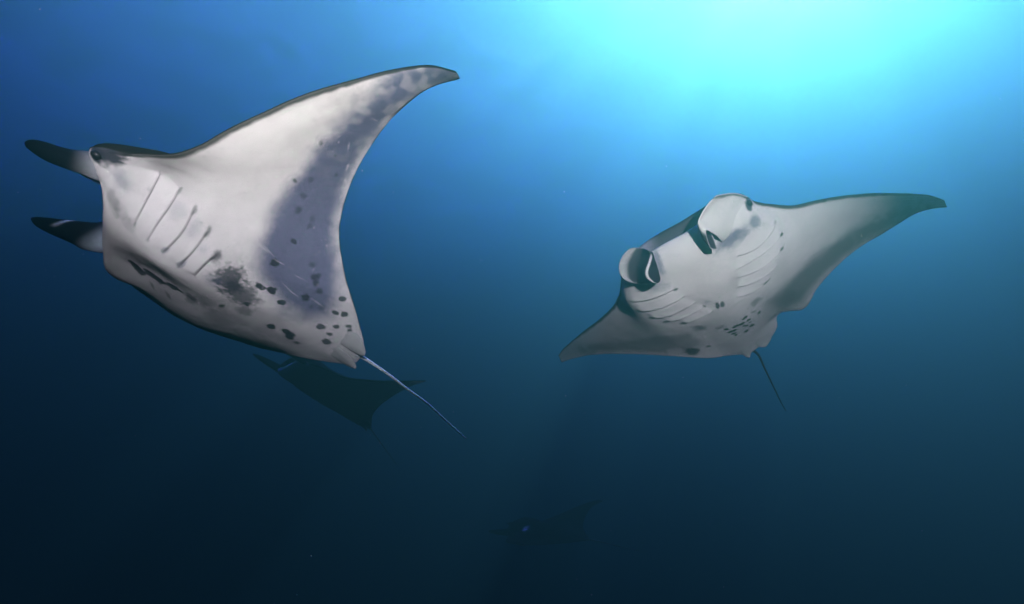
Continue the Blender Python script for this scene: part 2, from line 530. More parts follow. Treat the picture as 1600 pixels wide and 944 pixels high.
def gill_slit(A, D, g, parent, width, lens=False):
    t = np.linspace(0, 1, 24)
    P = spline(np.array([0, .5, 1.]), np.asarray(g), t)
    tan = np.gradient(P, axis=0); tan /= np.linalg.norm(tan, axis=1)[:, None]
    nn = np.stack([-tan[:, 1], tan[:, 0]], 1); nn *= np.where(nn[:, :1] < 0, 1, -1)
    w = width * (.25 + .75 * smooth(0, .3, t) * (.5 + .5 * t)) * (1 - smooth(.93, 1, t) * .7)
    if lens: w = width * (.12 + np.sin(np.pi * t) ** .8)
    V = []
    for off, lift in ((-.3, .0002), (.3, .0016), (1., .0002)):
        q = P + nn * (w * off)[:, None]
        x, y, z = surface_point(q[:, 0], q[:, 1], -1, A, 0)
        z = z - gill_relief(x, y, D['gills'], A.get('gill', .005)) - lift - .0008
        V.append(place(x, y, z, A) * SCALE)
    V = np.stack(V, 1)
    return mesh_object('gill_slit', V.reshape(-1, 3), grid_faces(24, 3), SLIT_OPEN if lens else SLIT, parent)

def eye(A, sg, parent, s=.185, r=.016, zoff=-.012, at=None):
    x, y = plan(np.array([s * sg]), np.array([.012]))
    p = place(x, y, np.array([zoff]), A)[0] * SCALE
    if at is not None: p = np.array(at)
    n = 20
    th, ph = np.meshgrid(np.linspace(0, np.pi, n), np.linspace(0, 2*np.pi, 2*n, endpoint=False), indexing='ij')
    R = r * SCALE
    V = p + R * np.stack([np.sin(th)*np.cos(ph), .7*np.sin(th)*np.sin(ph), np.cos(th)*.8], -1)
    return mesh_object('eye', V.reshape(-1, 3), grid_faces(n, 2*n, True), EYE, parent)

def root(label, D, group=None):
    o = bpy.data.objects.new('manta_ray', None)
    o.empty_display_size = .3
    M = Matrix(D['rot']).to_4x4(); M.translation = Vector(D['loc'])
    o.matrix_world = M
    o['label'] = label
    o['category'] = 'manta ray'
    if group: o['group'] = group
    COL.objects.link(o)
    return o

def anatomy(D, **k):
    A = dict(belly=.075, back=.10, jaw=.02, lip=.03, left=tuple(D['left']), right=tuple(D['right']))
    if D.get('ctrl'):
        A.update(ctrl=np.array(D['ctrl']), disp=np.array(D['disp']), reg=D['reg'])
    A.update(k)
    return A

DATA = {'A': {'loc': [-1.6285, 3.2436, 1.1677],
       'rot': [[-0.7706, 0.63189, 0.08304], [-0.52661, -0.70469, 0.4755], [0.35898, 0.32269, 0.87579]],
       'left': [0.3026, 0.023, 0.6813],
       'right': [2.5, -0.1, -0.0001],
       'ctrl': [[0.3295, 0.2762], [0.2847, 0.3261], [0.2584, 0.3881], [0.2368, 0.4519], [0.2108, 0.514], [0.1802, 0.5739], [0.1467, 0.6324], [0.1116, 0.6899], [0.0739, 0.7457], [0.0338, 0.7998], [-0.0105, 0.8505], [-0.0583, 0.8979], [-0.1114, 0.9394], [-0.1691, 0.974], [-0.232, 0.998], [-0.262, 0.985], [-0.2034, 0.9248], [-0.1606, 0.8531], [-0.1498, 0.7699], [-0.1561, 0.6862], [-0.1699, 0.6033],
                [-0.1904, 0.5218], [-0.2195, 0.443], [-0.2547, 0.3667], [-0.2962, 0.2936], [-0.3425, 0.2234], [-0.3909, 0.1547], [-0.44, 0.0864], [-0.4697, 0.0098], [0.2577, 0.0995], [0.263, 0.2272], [0.2141, 0.0908], [0.2105, 0.2334], [0.1649, 0.0821], [0.1583, 0.2254], [0.1154, 0.0686], [0.0985, 0.1978], [0.071, 0.0508], [0.0478, 0.1596], [0.2568, -0.16], [0.2145, -0.1618], [0.1619, -0.1554],
                [0.3874, -0.2213], [0.3531, -0.2597], [0.3162, -0.2882], [0.2762, -0.3429], [0.2514, -0.4108], [0.362, 0.252], [0.3874, 0.2213], [0.4033, 0.1418], [0.4033, -0.1418], [0.4, 0.0], [0.2276, -0.4753], [-0.0258, -0.3253], [-0.3122, -0.2692], [0.1276, -0.6644], [-0.1706, -0.5997], [-0.247, -0.9915], [-0.1749, -0.1701]],
       'disp': [[0.0383, -0.0121, 0.0116], [0.0278, -0.0099, 0.0075], [0.0006, -0.0074, -0.0057], [-0.0174, 0.0007, -0.0092], [-0.0193, 0.0072, -0.005], [-0.0179, 0.0097, -0.0021], [-0.0157, 0.009, -0.0014], [-0.0117, 0.0067, -0.0011], [-0.0084, 0.0024, -0.0028], [-0.0076, -0.0035, -0.0071], [-0.0055, -0.0087, -0.0101], [-0.0023, -0.0116, -0.0107], [-0.001, -0.0118, -0.0102],
                [-0.0034, -0.0091, -0.0093], [-0.0139, -0.0089, -0.015], [-0.009, -0.0084, -0.0119], [-0.0086, -0.0016, -0.0061], [-0.0134, 0.0081, -0.0009], [-0.0049, 0.0169, 0.011], [0.0075, 0.0201, 0.0206], [0.0195, 0.019, 0.0264], [0.03, 0.0144, 0.0285], [0.0383, 0.0064, 0.0267], [0.0412, -0.0015, 0.0219], [0.032, -0.0026, 0.0158], [0.0179, -0.0004, 0.0097], [-0.0025, 0.0062, 0.0036],
                [-0.0259, 0.0009, -0.0138], [-0.0546, -0.0099, -0.0387], [0.0086, -0.0086, -0.0022], [0.0138, 0.0321, 0.0339], [0.0033, -0.0166, -0.0117], [0.0042, 0.024, 0.022], [0.0014, -0.0207, -0.0161], [-0.001, 0.0066, 0.0048], [-0.0007, -0.0249, -0.0207], [-0.0016, -0.0052, -0.0051], [-0.0077, -0.0162, -0.0175], [-0.0051, -0.0183, -0.0178], [-0.0374, 0.0514, 0.021], [-0.0526, 0.0546, 0.015],
                [-0.0661, 0.0546, 0.0074], [-0.084, 0.0323, -0.0208], [-0.0769, 0.0291, -0.0195], [-0.073, 0.031, -0.0157], [-0.0708, 0.0345, -0.0116], [-0.1047, 0.0413, -0.025], [0.0533, -0.0162, 0.0167], [0.0669, -0.0256, 0.0167], [-0.0211, -0.0105, -0.0204], [-0.0789, 0.0371, -0.014], [-0.0534, 0.0156, -0.0172], [0.0, 0.0, 0.0], [0.0, 0.0, 0.0], [0.0, 0.0, 0.0], [0.0, 0.0, 0.0],
                [0.0, 0.0, 0.0], [0.0, 0.0, 0.0], [0.0, 0.0, 0.0]],
       'reg': 0.0002,
       'spots_and_shade': [[-0.114, 0.2008, -0.0121, 0.0045, -0.0068, -0.0119, 0, 0.95, 0.25], [-0.1128, 0.1026, -0.0173, -0.0025, -0.0012, -0.011, 0, 0.97, 0.2], [-0.1477, 0.1021, -0.0137, 0.0033, -0.0034, -0.0138, 0, 0.97, 0.2], [-0.1908, 0.0695, -0.0136, 0.0021, -0.0024, -0.0115, 0, 0.97, 0.2], [-0.2504, 0.1214, -0.0128, -0.0005, -0.0001, -0.0128, 0, 0.9, 0.3],
                 [-0.2486, 0.1999, -0.0124, 0.0046, -0.0043, -0.0083, 0, 0.8, 0.4], [-0.2581, 0.2106, -0.0072, 0.0029, -0.0027, -0.0061, 0, 0.6, 0.4], [-0.2604, 0.1834, -0.0088, 0.0036, -0.0037, -0.0087, 0, 0.8, 0.35], [-0.2811, 0.1632, -0.0102, 0.0038, -0.0038, -0.0085, 0, 0.75, 0.35], [-0.3499, 0.163, -0.0093, -0.0001, -0.0002, -0.0109, 0, 0.9, 0.25],
                 [-0.3494, 0.1082, -0.0113, 0.0009, -0.001, -0.0087, 0, 0.9, 0.25], [-0.3745, 0.1144, -0.0102, 0.0029, -0.0016, -0.0099, 0, 0.9, 0.25], [-0.3303, 0.0368, -0.0107, 0.0064, -0.0028, -0.0096, 0, 0.85, 0.3], [-0.3678, 0.0622, -0.0079, 0.0049, -0.0022, -0.0064, 0, 0.85, 0.3], [-0.4007, 0.0828, -0.0094, 0.0047, -0.0024, -0.006, 0, 0.85, 0.3],
                 [-0.4078, 0.0712, -0.007, 0.0042, -0.0026, -0.0084, 0, 0.85, 0.3], [-0.362, 0.0258, -0.0093, 0.0031, -0.0009, -0.0076, 0, 0.85, 0.3], [-0.3648, -0.0119, -0.0123, 0.0042, -0.0023, -0.0127, 0, 0.9, 0.3], [-0.2095, -0.068, -0.0121, 0.0052, -0.0049, -0.0169, 0, 0.95, 0.2], [-0.2546, -0.0584, -0.0138, 0.0044, -0.0034, -0.0152, 0, 0.95, 0.2],
                 [-0.2735, -0.0759, -0.0108, 0.0113, -0.0079, -0.0197, 0, 0.95, 0.25], [-0.3051, -0.1003, -0.0073, 0.0078, -0.0037, -0.0112, 0, 0.85, 0.3], [-0.0301, -0.0699, -0.0125, 0.0064, -0.0015, -0.0127, 0, 0.85, 0.3], [-0.1004, 0.0114, -0.0084, 0.0061, -0.0039, -0.0125, 0, 0.9, 0.4], [-0.2799, 0.0954, -0.0062, 0.0034, -0.0023, -0.0067, 0, 0.5, 0.5],
                 [-0.307, 0.1078, -0.0093, 0.0045, -0.003, -0.0095, 0, 0.4, 0.6], [-0.2255, 0.2339, -0.0095, 0.0035, -0.0031, -0.0074, 0, 0.5, 0.5], [-0.1376, 0.2839, -0.012, -0.0035, 0.0017, -0.0076, 0, 0.8, 0.3], [-0.0929, 0.38, -0.0114, -0.0021, -0.0003, -0.0105, 0, 0.6, 0.5], [-0.0812, 0.4249, -0.0082, 0.0029, -0.0064, -0.0086, 0, 0.5, 0.5],
                 [-0.0264, 0.4596, -0.0105, -0.0044, 0.002, -0.0056, 0, 0.65, 0.4], [-0.0691, 0.4791, -0.0073, 0.0026, -0.0053, -0.0077, 0, 0.45, 0.5], [-0.1535, 0.3703, -0.0076, 0.0024, -0.0065, -0.0111, 0, 0.4, 0.6], [-0.1593, 0.3453, -0.0077, 0.0031, -0.004, -0.0063, 0, 0.45, 0.5], [-0.0232, 0.6025, -0.0067, 0.0005, -0.0024, -0.0085, 0, 0.5, 0.4],
                 [-0.0885, 0.5771, -0.0044, 0.0014, -0.0037, -0.0049, 0, 0.45, 0.5], [-0.1338, 0.521, -0.0052, 0.0021, -0.0034, -0.0045, 0, 0.5, 0.4], [-0.0194, 0.0838, -0.0406, 0.0058, -0.011, -0.0597, 0, 0.86, 0.38], [-0.0628, 0.0488, -0.0618, -0.0057, -0.0046, -0.0535, 0, 0.8, 0.42], [-0.1068, -0.0422, -0.0271, 0.0099, -0.0077, -0.0303, 0, 0.5, 0.5],
                 [-0.0635, -0.1768, -0.0862, -0.0039, -0.0097, -0.0418, 0, 0.45, 0.8], [0.0398, -0.0998, -0.0429, 0.0067, 0.0047, -0.0414, 0, 0.4, 0.6], [-0.2083, -0.2105, -0.0652, -0.0069, -0.0135, -0.058, 0, 0.3, 0.8], [0.0876, -0.1609, -0.0251, 0.0037, 0.0002, -0.0245, 0, 0.55, 0.4], [0.0166, 0.0609, -0.0236, 0.0026, -0.0008, -0.0259, 1, 0.35, 0.7],
                 [0.1572, 0.2238, -0.0057, 0.0026, -0.0026, -0.0151, 0, 0.55, 0.55], [0.0979, 0.1944, -0.0064, 0.0017, -0.0025, -0.0158, 0, 0.62, 0.5], [0.0456, 0.1534, -0.0133, -0.0008, 0.0006, -0.0177, 0, 0.75, 0.5], [0.209, 0.2302, -0.0041, 0.0033, -0.0017, -0.0134, 0, 0.5, 0.5], [0.2628, 0.2288, -0.0028, 0.0027, -0.0013, -0.0069, 0, 0.4, 0.5],
                 [0.2581, 0.1014, -0.0035, 0.0009, 0.0001, -0.0076, 0, 0.4, 0.6], [0.2146, 0.0909, -0.004, 0.0014, -0.0003, -0.0077, 0, 0.35, 0.6], [0.2658, 0.182, -0.0041, 0.0025, -0.0023, -0.0048, 0, 0.25, 0.6], [0.164, 0.0922, -0.0056, 0.0141, -0.0071, -0.0027, 1, 0.5, 0.5], [0.1103, 0.0799, -0.0052, 0.0164, -0.0077, -0.0051, 1, 0.55, 0.5],
                 [0.188, 0.1918, -0.0188, 0.007, -0.0028, -0.0228, 1, 0.22, 0.7], [0.1328, 0.184, -0.0155, 0.0008, -0.0023, -0.0245, 1, 0.3, 0.7], [0.0837, 0.1522, -0.0115, 0.0069, -0.0059, -0.0111, 1, 0.25, 0.7], [0.3463, 0.1342, -0.0187, 0.0069, -0.024, -0.0285, 0, 0.5, 0.7], [0.3255, 0.1802, -0.0123, 0.0107, -0.0122, -0.02, 1, 0.4, 0.8],  # includes painted shading of the gill flaps and mouth corner
                 [0.2899, 0.0946, -0.0111, 0.0118, -0.0327, -0.0222, 0, 0.28, 0.7], [0.3534, 0.2355, -0.0279, 0.0112, -0.0037, -0.0254, 0, 0.97, 0.35], [0.3361, 0.2691, -0.0169, 0.0123, -0.0017, -0.008, 0, 0.9, 0.4], [0.3702, 0.2232, -0.0108, 0.0092, -0.0033, -0.0157, 0, 0.97, 0.3], [0.2572, -0.16, -0.0235, -0.026, 0.0028, -0.0116, 0, 0.9, 0.15],
                 [0.215, -0.1619, -0.0225, -0.0087, 0.0021, -0.0151, 0, 0.92, 0.15], [0.161, -0.1553, -0.0252, 0.0033, 0.0027, -0.0157, 0, 0.9, 0.15], [0.0963, -0.139, -0.0233, -0.0002, 0.004, -0.0206, 0, 0.6, 0.4], [0.2151, -0.2099, -0.0078, -0.0151, 0.0022, -0.006, 0, 0.5, 0.5], [0.1639, -0.2202, -0.0132, -0.0138, 0.0013, -0.0069, 0, 0.5, 0.5],
                 [0.0135, 0.8199, -0.0044, 0.0019, -0.001, -0.0107, 1, 0.3, 0.6], [-0.0249, 0.7772, -0.0099, 0.002, -0.006, -0.0233, 1, 0.2, 0.7], [-0.0562, 0.1624, -0.0145, -0.0001, -0.0018, -0.0114, 1, 0.2, 0.7], [-0.2474, 0.0319, -0.0571, 0.0172, -0.0066, -0.0254, 1, 0.35, 0.8], [-0.2159, 0.0518, -0.0238, 0.0133, -0.0076, -0.0238, 1, 0.3, 0.8],
                 [-0.3579, -0.0714, -0.0551, 0.0296, -0.0055, -0.0204, 2, 0.35, 0.6], [-0.0609, 0.2327, -0.0284, -0.01, 0.0004, -0.0015, 2, 0.32, 0.5], [-0.0796, 0.2312, -0.0223, -0.0102, 0.0006, -0.0014, 2, 0.32, 0.5], [-0.1268, 0.2081, -0.0184, -0.003, -0.0001, -0.0017, 2, 0.32, 0.5], [-0.1923, 0.1292, -0.0245, -0.0132, 0.0006, -0.0017, 2, 0.32, 0.5],
                 [-0.2195, 0.1175, -0.0152, -0.0055, 0.0003, -0.0017, 2, 0.32, 0.5], [-0.1715, 0.5147, -0.0024, 0.0005, -0.0053, -0.0095, 2, 0.32, 0.5], [-0.1482, 0.5551, -0.0034, -0.0002, -0.0043, -0.0119, 2, 0.32, 0.5], [-0.1949, 0.4628, -0.0033, 0.0056, -0.0019, -0.001, 2, 0.32, 0.4], [-0.2583, 0.3465, -0.0088, 0.0024, -0.0007, -0.0017, 2, 0.32, 0.5],
                 [-0.2877, 0.1194, -0.0192, -0.0063, 0.0002, -0.0019, 2, 0.32, 0.5], [-0.2071, 0.1812, -0.0177, -0.0016, -0.0001, -0.0014, 2, 0.32, 0.5], [-0.1025, 0.6223, -0.0023, 0.0004, -0.0068, -0.0125, 2, 0.32, 0.5], [-0.1091, 0.7353, -0.0118, -0.0009, -0.0005, -0.0018, 2, 0.32, 0.5], [0.0636, 0.7579, -0.0039, -0.003, 0.0011, -0.0019, 2, 0.32, 0.5]],
       'polys': [([[-0.0869, 0.9162], [-0.0678, 0.8284], [-0.0526, 0.7344], [-0.0393, 0.6381], [-0.0372, 0.5553], [-0.0364, 0.4692], [-0.0429, 0.3889], [-0.0523, 0.3139], [-0.0644, 0.241], [-0.0902, 0.1816], [-0.139, 0.1243], [-0.2002, 0.0831], [-0.2727, 0.0627], [-0.3216, 0.0952], [-0.3182, 0.177], [-0.29, 0.247], [-0.2498, 0.3202], [-0.2123, 0.3957], [-0.1744, 0.4837], [-0.1511, 0.5656],
                   [-0.1394, 0.6551], [-0.1314, 0.7482], [-0.139, 0.833], [-0.1756, 0.9067], [-0.2237, 0.9631], [-0.2168, 0.9899], [-0.1467, 0.9541]],
                  0.05, 0.95, 1)],
       'gills': [[[0.258, 0.0996], [0.2597, 0.1697], [0.2628, 0.2288]], [[0.2146, 0.0909], [0.2083, 0.1745], [0.2112, 0.2335]], [[0.1653, 0.0821], [0.1495, 0.1539], [0.1579, 0.2253]], [[0.1149, 0.0686], [0.1011, 0.1354], [0.0984, 0.1978]], [[0.0712, 0.0509], [0.0592, 0.1172], [0.0477, 0.1595]]],
       'far_gills': [[[0.2771, -0.1295], [0.2556, -0.1622], [0.2358, -0.1736]], [[0.235, -0.1483], [0.2119, -0.1615], [0.1867, -0.1674]], [[0.1818, -0.1489], [0.1592, -0.1507], [0.1274, -0.1448]]],
       'tail': [[-0.8815, -0.0113, -0.0621], [-0.9278, -0.0154, -0.0575], [-1.0293, -0.0075, -0.0741], [-1.1392, -0.0008, -0.0964], [-1.2544, 0.002, -0.1248], [-1.4145, 0.0182, -0.1674], [-1.5491, 0.0162, -0.2106], [-1.6644, 0.0125, -0.2443], [-1.7504, 0.0053, -0.2645]],
       'eyes': [[0.7493, 0.3585, -0.0321]],
       'horns': [[[0.6707, 0.1508, 0.1005, 0.1856], [0.7411, 0.2314, 0.0088, 0.1711], [0.7942, 0.2599, -0.0366, 0.13], [0.842, 0.2724, -0.07, 0.1034], [0.8997, 0.2776, -0.0896, 0.087], [0.959, 0.2701, -0.0906, 0.0655], [0.9944, 0.2601, -0.093, 0.0386], [1.0109, 0.254, -0.0958, 0.0089]],
                 [[0.5044, -0.2433, 0.0517, 0.2296], [0.5778, -0.2106, -0.0071, 0.2096], [0.6293, -0.1754, -0.062, 0.1704], [0.7001, -0.1954, -0.0667, 0.1287], [0.7683, -0.2166, -0.074, 0.101], [0.8304, -0.2332, -0.0807, 0.0736], [0.8773, -0.2484, -0.0809, 0.0467], [0.9125, -0.2579, -0.076, 0.01]]]},
 'B': {'loc': [1.6933, 4.6557, 1.4666],
       'rot': [[-0.57759, 0.81038, -0.09836], [-0.71101, -0.4402, 0.54835], [0.40107, 0.38665, 0.83044]],
       'left': [0.4208, 0.0397, -0.3973],
       'right': [1.1543, 0.3565, -0.5987],
       'ctrl': [[0.3295, 0.2762], [0.273, 0.3504], [0.2416, 0.4393], [0.205, 0.5261], [0.1603, 0.6091], [0.1116, 0.6899], [0.0582, 0.7676], [-0.0014, 0.8406], [-0.0685, 0.9067], [-0.1453, 0.9613], [-0.232, 0.998], [-0.262, 0.985], [-0.1903, 0.9082], [-0.1525, 0.8117], [-0.1534, 0.7067], [-0.17, 0.6029], [-0.1971, 0.5013], [-0.2367, 0.4039], [-0.2855, 0.3108], [-0.343, 0.2227], [0.3295, -0.2762],
                [0.2639, -0.3721], [0.2244, -0.4832], [0.172, -0.5886], [0.1116, -0.6899], [0.0441, -0.7865], [-0.0338, -0.8748], [-0.1253, -0.9488], [-0.232, -0.998], [-0.262, -0.985], [-0.1782, -0.8903], [-0.1497, -0.7685], [-0.1627, -0.6426], [-0.1912, -0.5191], [-0.2379, -0.4013], [-0.2985, -0.2901], [-0.3693, -0.1849], [-0.4433, -0.0819], [0.2577, 0.0995], [0.263, 0.2272], [0.2577, -0.0995],
                [0.263, -0.2272], [0.2141, 0.0908], [0.2105, 0.2334], [0.2141, -0.0908], [0.2105, -0.2334], [0.1649, 0.0821], [0.1583, 0.2254], [0.1649, -0.0821], [0.1583, -0.2254], [0.1154, 0.0686], [0.0985, 0.1978], [0.1154, -0.0686], [0.0985, -0.1978], [0.071, 0.0508], [0.0478, 0.1596], [0.071, -0.0508], [0.0478, -0.1596], [0.362, 0.252], [0.3874, 0.2213], [0.362, -0.252], [0.3874, -0.2213],
                [-0.3599, 0.1979], [-0.3756, 0.1761], [-0.3956, 0.1481], [-0.4175, 0.1175], [-0.455, 0.065], [-0.468, 0.03], [-0.47, 0.0], [0.4044, 0.117], [0.4044, -0.117]],
       'disp': [[0.0261, 0.0294, 0.0309], [0.0173, 0.0163, 0.0193], [-0.0028, -0.0085, -0.0055], [-0.0062, -0.0194, -0.0123], [-0.0057, -0.0255, -0.0144], [-0.0068, -0.0305, -0.0172], [-0.008, -0.034, -0.0195], [-0.0091, -0.0357, -0.021], [-0.0076, -0.0334, -0.019], [-0.0014, -0.0226, -0.01], [0.0017, -0.0089, -0.0023], [-0.0039, -0.0004, -0.003], [-0.0113, -0.0071, -0.0111],
                [-0.0181, -0.0041, -0.0149], [-0.0116, 0.0079, -0.0053], [0.0051, 0.0201, 0.0118], [0.0147, 0.0307, 0.0231], [0.0174, 0.0386, 0.0282], [0.0114, 0.0435, 0.0258], [0.0013, 0.0421, 0.0178], [0.0326, -0.0609, -0.0005], [0.0139, -0.0205, 0.0019], [-0.0187, 0.0138, -0.0082], [-0.0279, 0.0272, -0.0095], [-0.0275, 0.029, -0.0085], [-0.0214, 0.0224, -0.0067], [-0.0128, 0.0093, -0.0057],
                [0.0022, -0.0088, -0.0019], [0.0235, -0.027, 0.0064], [0.0156, -0.0281, 0.0002], [-0.0168, 0.0315, 0.0003], [-0.0219, 0.0683, 0.0114], [-0.0113, 0.0799, 0.0238], [-0.0009, 0.0702, 0.0275], [0.0083, 0.0485, 0.0255], [0.0111, 0.0232, 0.0174], [0.0086, 0.0058, 0.0087], [0.0152, -0.0002, 0.0111], [-0.0118, 0.0338, 0.0049], [-0.0276, 0.1045, 0.0217], [0.0144, -0.0474, -0.0085],
                [0.0347, -0.1152, -0.0208], [-0.0197, 0.0162, -0.008], [-0.0369, 0.0988, 0.0126], [-0.0014, -0.0396, -0.0169], [0.0195, -0.1045, -0.0276], [-0.0157, 0.0064, -0.0089], [-0.0424, 0.0783, 0.0003], [-0.0116, -0.0253, -0.0187], [0.0016, -0.0798, -0.0309], [-0.0148, 0.0031, -0.0096], [-0.0412, 0.0616, -0.0055], [-0.0123, -0.0168, -0.0157], [0.0011, -0.0649, -0.0252],
                [-0.0205, -0.0015, -0.0157], [-0.0322, 0.0464, -0.005], [-0.017, -0.018, -0.0197], [-0.0029, -0.0452, -0.0203], [0.0182, 0.0445, 0.0312], [0.0264, 0.0564, 0.042], [0.0355, -0.0647, 0.0001], [0.0408, -0.0692, 0.0022], [0.027, 0.0294, 0.0316], [0.0529, 0.0132, 0.0441], [0.0528, 0.004, 0.0403], [0.0327, 0.0231, 0.0333], [0.0217, 0.0208, 0.0243], [0.0245, 0.0023, 0.0189],
                [0.0229, -0.0176, 0.0097], [0.0281, 0.0532, 0.042], [0.0465, -0.0361, 0.0196]],
       'reg': 0.0002,
       'spots_and_shade': [[0.0861, -0.0259, -0.0026, 0.0067, -0.0174, -0.0033, 0, 0.9, 0.3], [0.0815, -0.0069, -0.0106, 0.0041, -0.0091, -0.0075, 0, 0.85, 0.35], [-0.0359, 0.0898, 0.001, 0.0211, -0.0259, 0.0006, 0, 0.5, 0.5], [-0.1429, 0.0788, 0.0019, 0.0084, -0.0155, 0.0009, 0, 0.9, 0.25], [-0.1068, 0.0644, -0.0018, 0.0085, -0.0132, -0.0004, 0, 0.5, 0.5],
                 [-0.1078, 0.0239, 0.0013, 0.0124, -0.012, -0.0006, 0, 0.95, 0.2], [-0.1499, 0.0308, 0.0001, 0.0087, -0.0108, -0.0005, 0, 0.95, 0.2], [-0.1807, 0.0296, 0.0004, 0.0071, -0.009, -0.0001, 0, 0.9, 0.25], [-0.1491, 0.0027, 0.0009, 0.0129, -0.0102, -0.0005, 0, 0.95, 0.2], [-0.1445, -0.0148, 0.0014, 0.0124, -0.0089, -0.0007, 0, 0.9, 0.25],
                 [-0.1419, -0.027, 0.0003, 0.0126, -0.0137, -0.0015, 0, 0.95, 0.2], [-0.1797, 0.0039, -0.0003, 0.0077, -0.012, -0.0005, 0, 0.9, 0.25], [-0.1938, 0.0139, 0.0006, 0.0087, -0.012, -0.0003, 0, 0.9, 0.25], [-0.2307, 0.0302, -0.0003, 0.0137, -0.0132, -0.0001, 0, 0.95, 0.2], [-0.2507, -0.0035, -0.0006, 0.0111, -0.0138, -0.0003, 0, 0.9, 0.25],
                 [-0.1331, -0.0612, -0.0058, 0.01, -0.0121, -0.0032, 0, 0.95, 0.2], [-0.1745, -0.0533, -0.0034, 0.0125, -0.0118, -0.0022, 0, 0.95, 0.2], [-0.178, -0.0388, -0.0033, 0.0108, -0.013, -0.0021, 0, 0.95, 0.2], [-0.2078, -0.0499, -0.0036, 0.0109, -0.0118, -0.002, 0, 0.95, 0.2], [-0.2351, -0.0482, -0.0026, 0.008, -0.0118, -0.0021, 0, 0.9, 0.2],
                 [-0.0358, -0.1353, -0.0114, 0.0215, -0.025, -0.0101, 0, 0.5, 0.5], [-0.0884, -0.0698, -0.0096, 0.0173, -0.0172, -0.005, 0, 0.45, 0.5], [-0.2379, -0.1855, -0.0059, 0.0087, -0.0089, -0.0034, 0, 0.7, 0.3], [0.1332, -0.0521, -0.0081, 0.0104, -0.0134, -0.0048, 1, 0.35, 0.6], [0.3226, 0.0912, -0.0009, 0.046, -0.0249, 0.0026, 1, 0.75, 0.6],  # soft violet marks at the fin base are painted crease shade
                 [0.3183, 0.1864, -0.0151, 0.0139, -0.012, -0.0146, 1, 0.65, 0.6], [0.3235, 0.1382, -0.0009, 0.031, -0.0165, 0.0012, 1, 0.5, 0.7], [0.3718, -0.1064, -0.0026, 0.0113, -0.0481, -0.0058, 1, 0.7, 0.6], [0.309, -0.1589, -0.0176, 0.0386, -0.0181, -0.0034, 1, 0.5, 0.7], [0.2125, 0.2337, -0.0065, 0.0055, -0.003, -0.01, 0, 0.85, 0.3],
                 [0.1608, 0.2258, 0.002, 0.0092, -0.0061, 0.0033, 0, 0.8, 0.3], [0.0468, 0.1476, 0.0038, 0.0124, -0.0096, 0.001, 0, 0.85, 0.3], [0.2644, 0.2323, -0.004, 0.0033, -0.0009, -0.0106, 0, 0.4, 0.5], [0.255, -0.0993, -0.0004, 0.0066, -0.0052, -0.001, 0, 0.8, 0.3], [0.1579, -0.2253, -0.0028, 0.0145, -0.0071, -0.0052, 0, 0.75, 0.3],
                 [0.1022, -0.2015, -0.0018, 0.0129, -0.0092, -0.004, 0, 0.7, 0.3], [0.0477, -0.1595, -0.0027, 0.0135, -0.0101, -0.0035, 0, 0.8, 0.3], [0.1149, -0.0686, -0.0095, 0.0033, -0.0034, -0.0027, 0, 0.7, 0.3], [0.211, -0.2391, -0.003, 0.01, -0.0048, -0.0065, 0, 0.5, 0.4], [0.365, 0.2224, -0.008, 0.0199, -0.0131, -0.016, 0, 0.97, 0.3],
                 [-0.2357, -0.2798, -0.0134, 0.0392, -0.0322, -0.0158, 0, 0.85, 0.35], [-0.1944, -0.3569, -0.01, 0.0461, -0.0281, -0.0158, 2, 0.5, 0.4], [-0.1584, 0.1288, 0.0121, 0.0352, -0.0833, 0.007, 0, 0.28, 0.8], [-0.2207, 0.2016, 0.0237, 0.0521, -0.0826, 0.0091, 0, 0.3, 0.8]],
       'polys': [([[-0.1607, 0.9115], [-0.079, 0.8178], [-0.0525, 0.6866], [-0.0478, 0.5513], [-0.0539, 0.4192], [-0.0537, 0.2982], [-0.0855, 0.2052], [-0.1333, 0.1468], [-0.2528, 0.1728], [-0.2565, 0.2299], [-0.2242, 0.3088], [-0.1903, 0.3937], [-0.1647, 0.4975], [-0.1362, 0.613], [-0.1182, 0.7347], [-0.1464, 0.8444], [-0.1928, 0.9253]], 0.065, 0.72, 0),
                 ([[-0.1057, -0.8815], [-0.0641, -0.7455], [-0.0421, -0.556], [-0.0278, -0.3392], [-0.0703, -0.2049], [-0.167, -0.2101], [-0.2203, -0.2946], [-0.1714, -0.4511], [-0.1244, -0.6078], [-0.1101, -0.7702], [-0.1406, -0.88]], 0.05, 0.5, 0)],
       'gills': [[[0.258, 0.0996], [0.2425, 0.1537], [0.2615, 0.2286]], [[0.213, 0.0907], [0.2041, 0.156], [0.2112, 0.2335]], [[0.1653, 0.0821], [0.1443, 0.1489], [0.1579, 0.2253]], [[0.1149, 0.0686], [0.087, 0.1317], [0.0984, 0.1978]], [[0.0712, 0.0509], [0.0403, 0.1065], [0.0477, 0.1595]], [[0.258, -0.0996], [0.2557, -0.1598], [0.2628, -0.2288]],
                 [[0.2146, -0.0909], [0.2025, -0.1649], [0.2102, -0.2348]], [[0.1653, -0.0821], [0.1462, -0.1557], [0.1579, -0.2253]], [[0.1149, -0.0686], [0.0959, -0.1348], [0.0984, -0.1978]], [[0.0712, -0.0509], [0.053, -0.106], [0.0477, -0.1595]]],
       'tail': [[-0.7208, -0.0351, 0.0358], [-0.826, -0.0321, 0.0522], [-0.939, -0.0196, 0.0666], [-1.0981, -0.0369, 0.0354], [-1.2975, -0.056, -0.0262], [-1.49, -0.0744, -0.0824], [-1.6326, -0.0796, -0.0967]],
       'eyes': [[0.6737, 0.4974, 0.0379]],
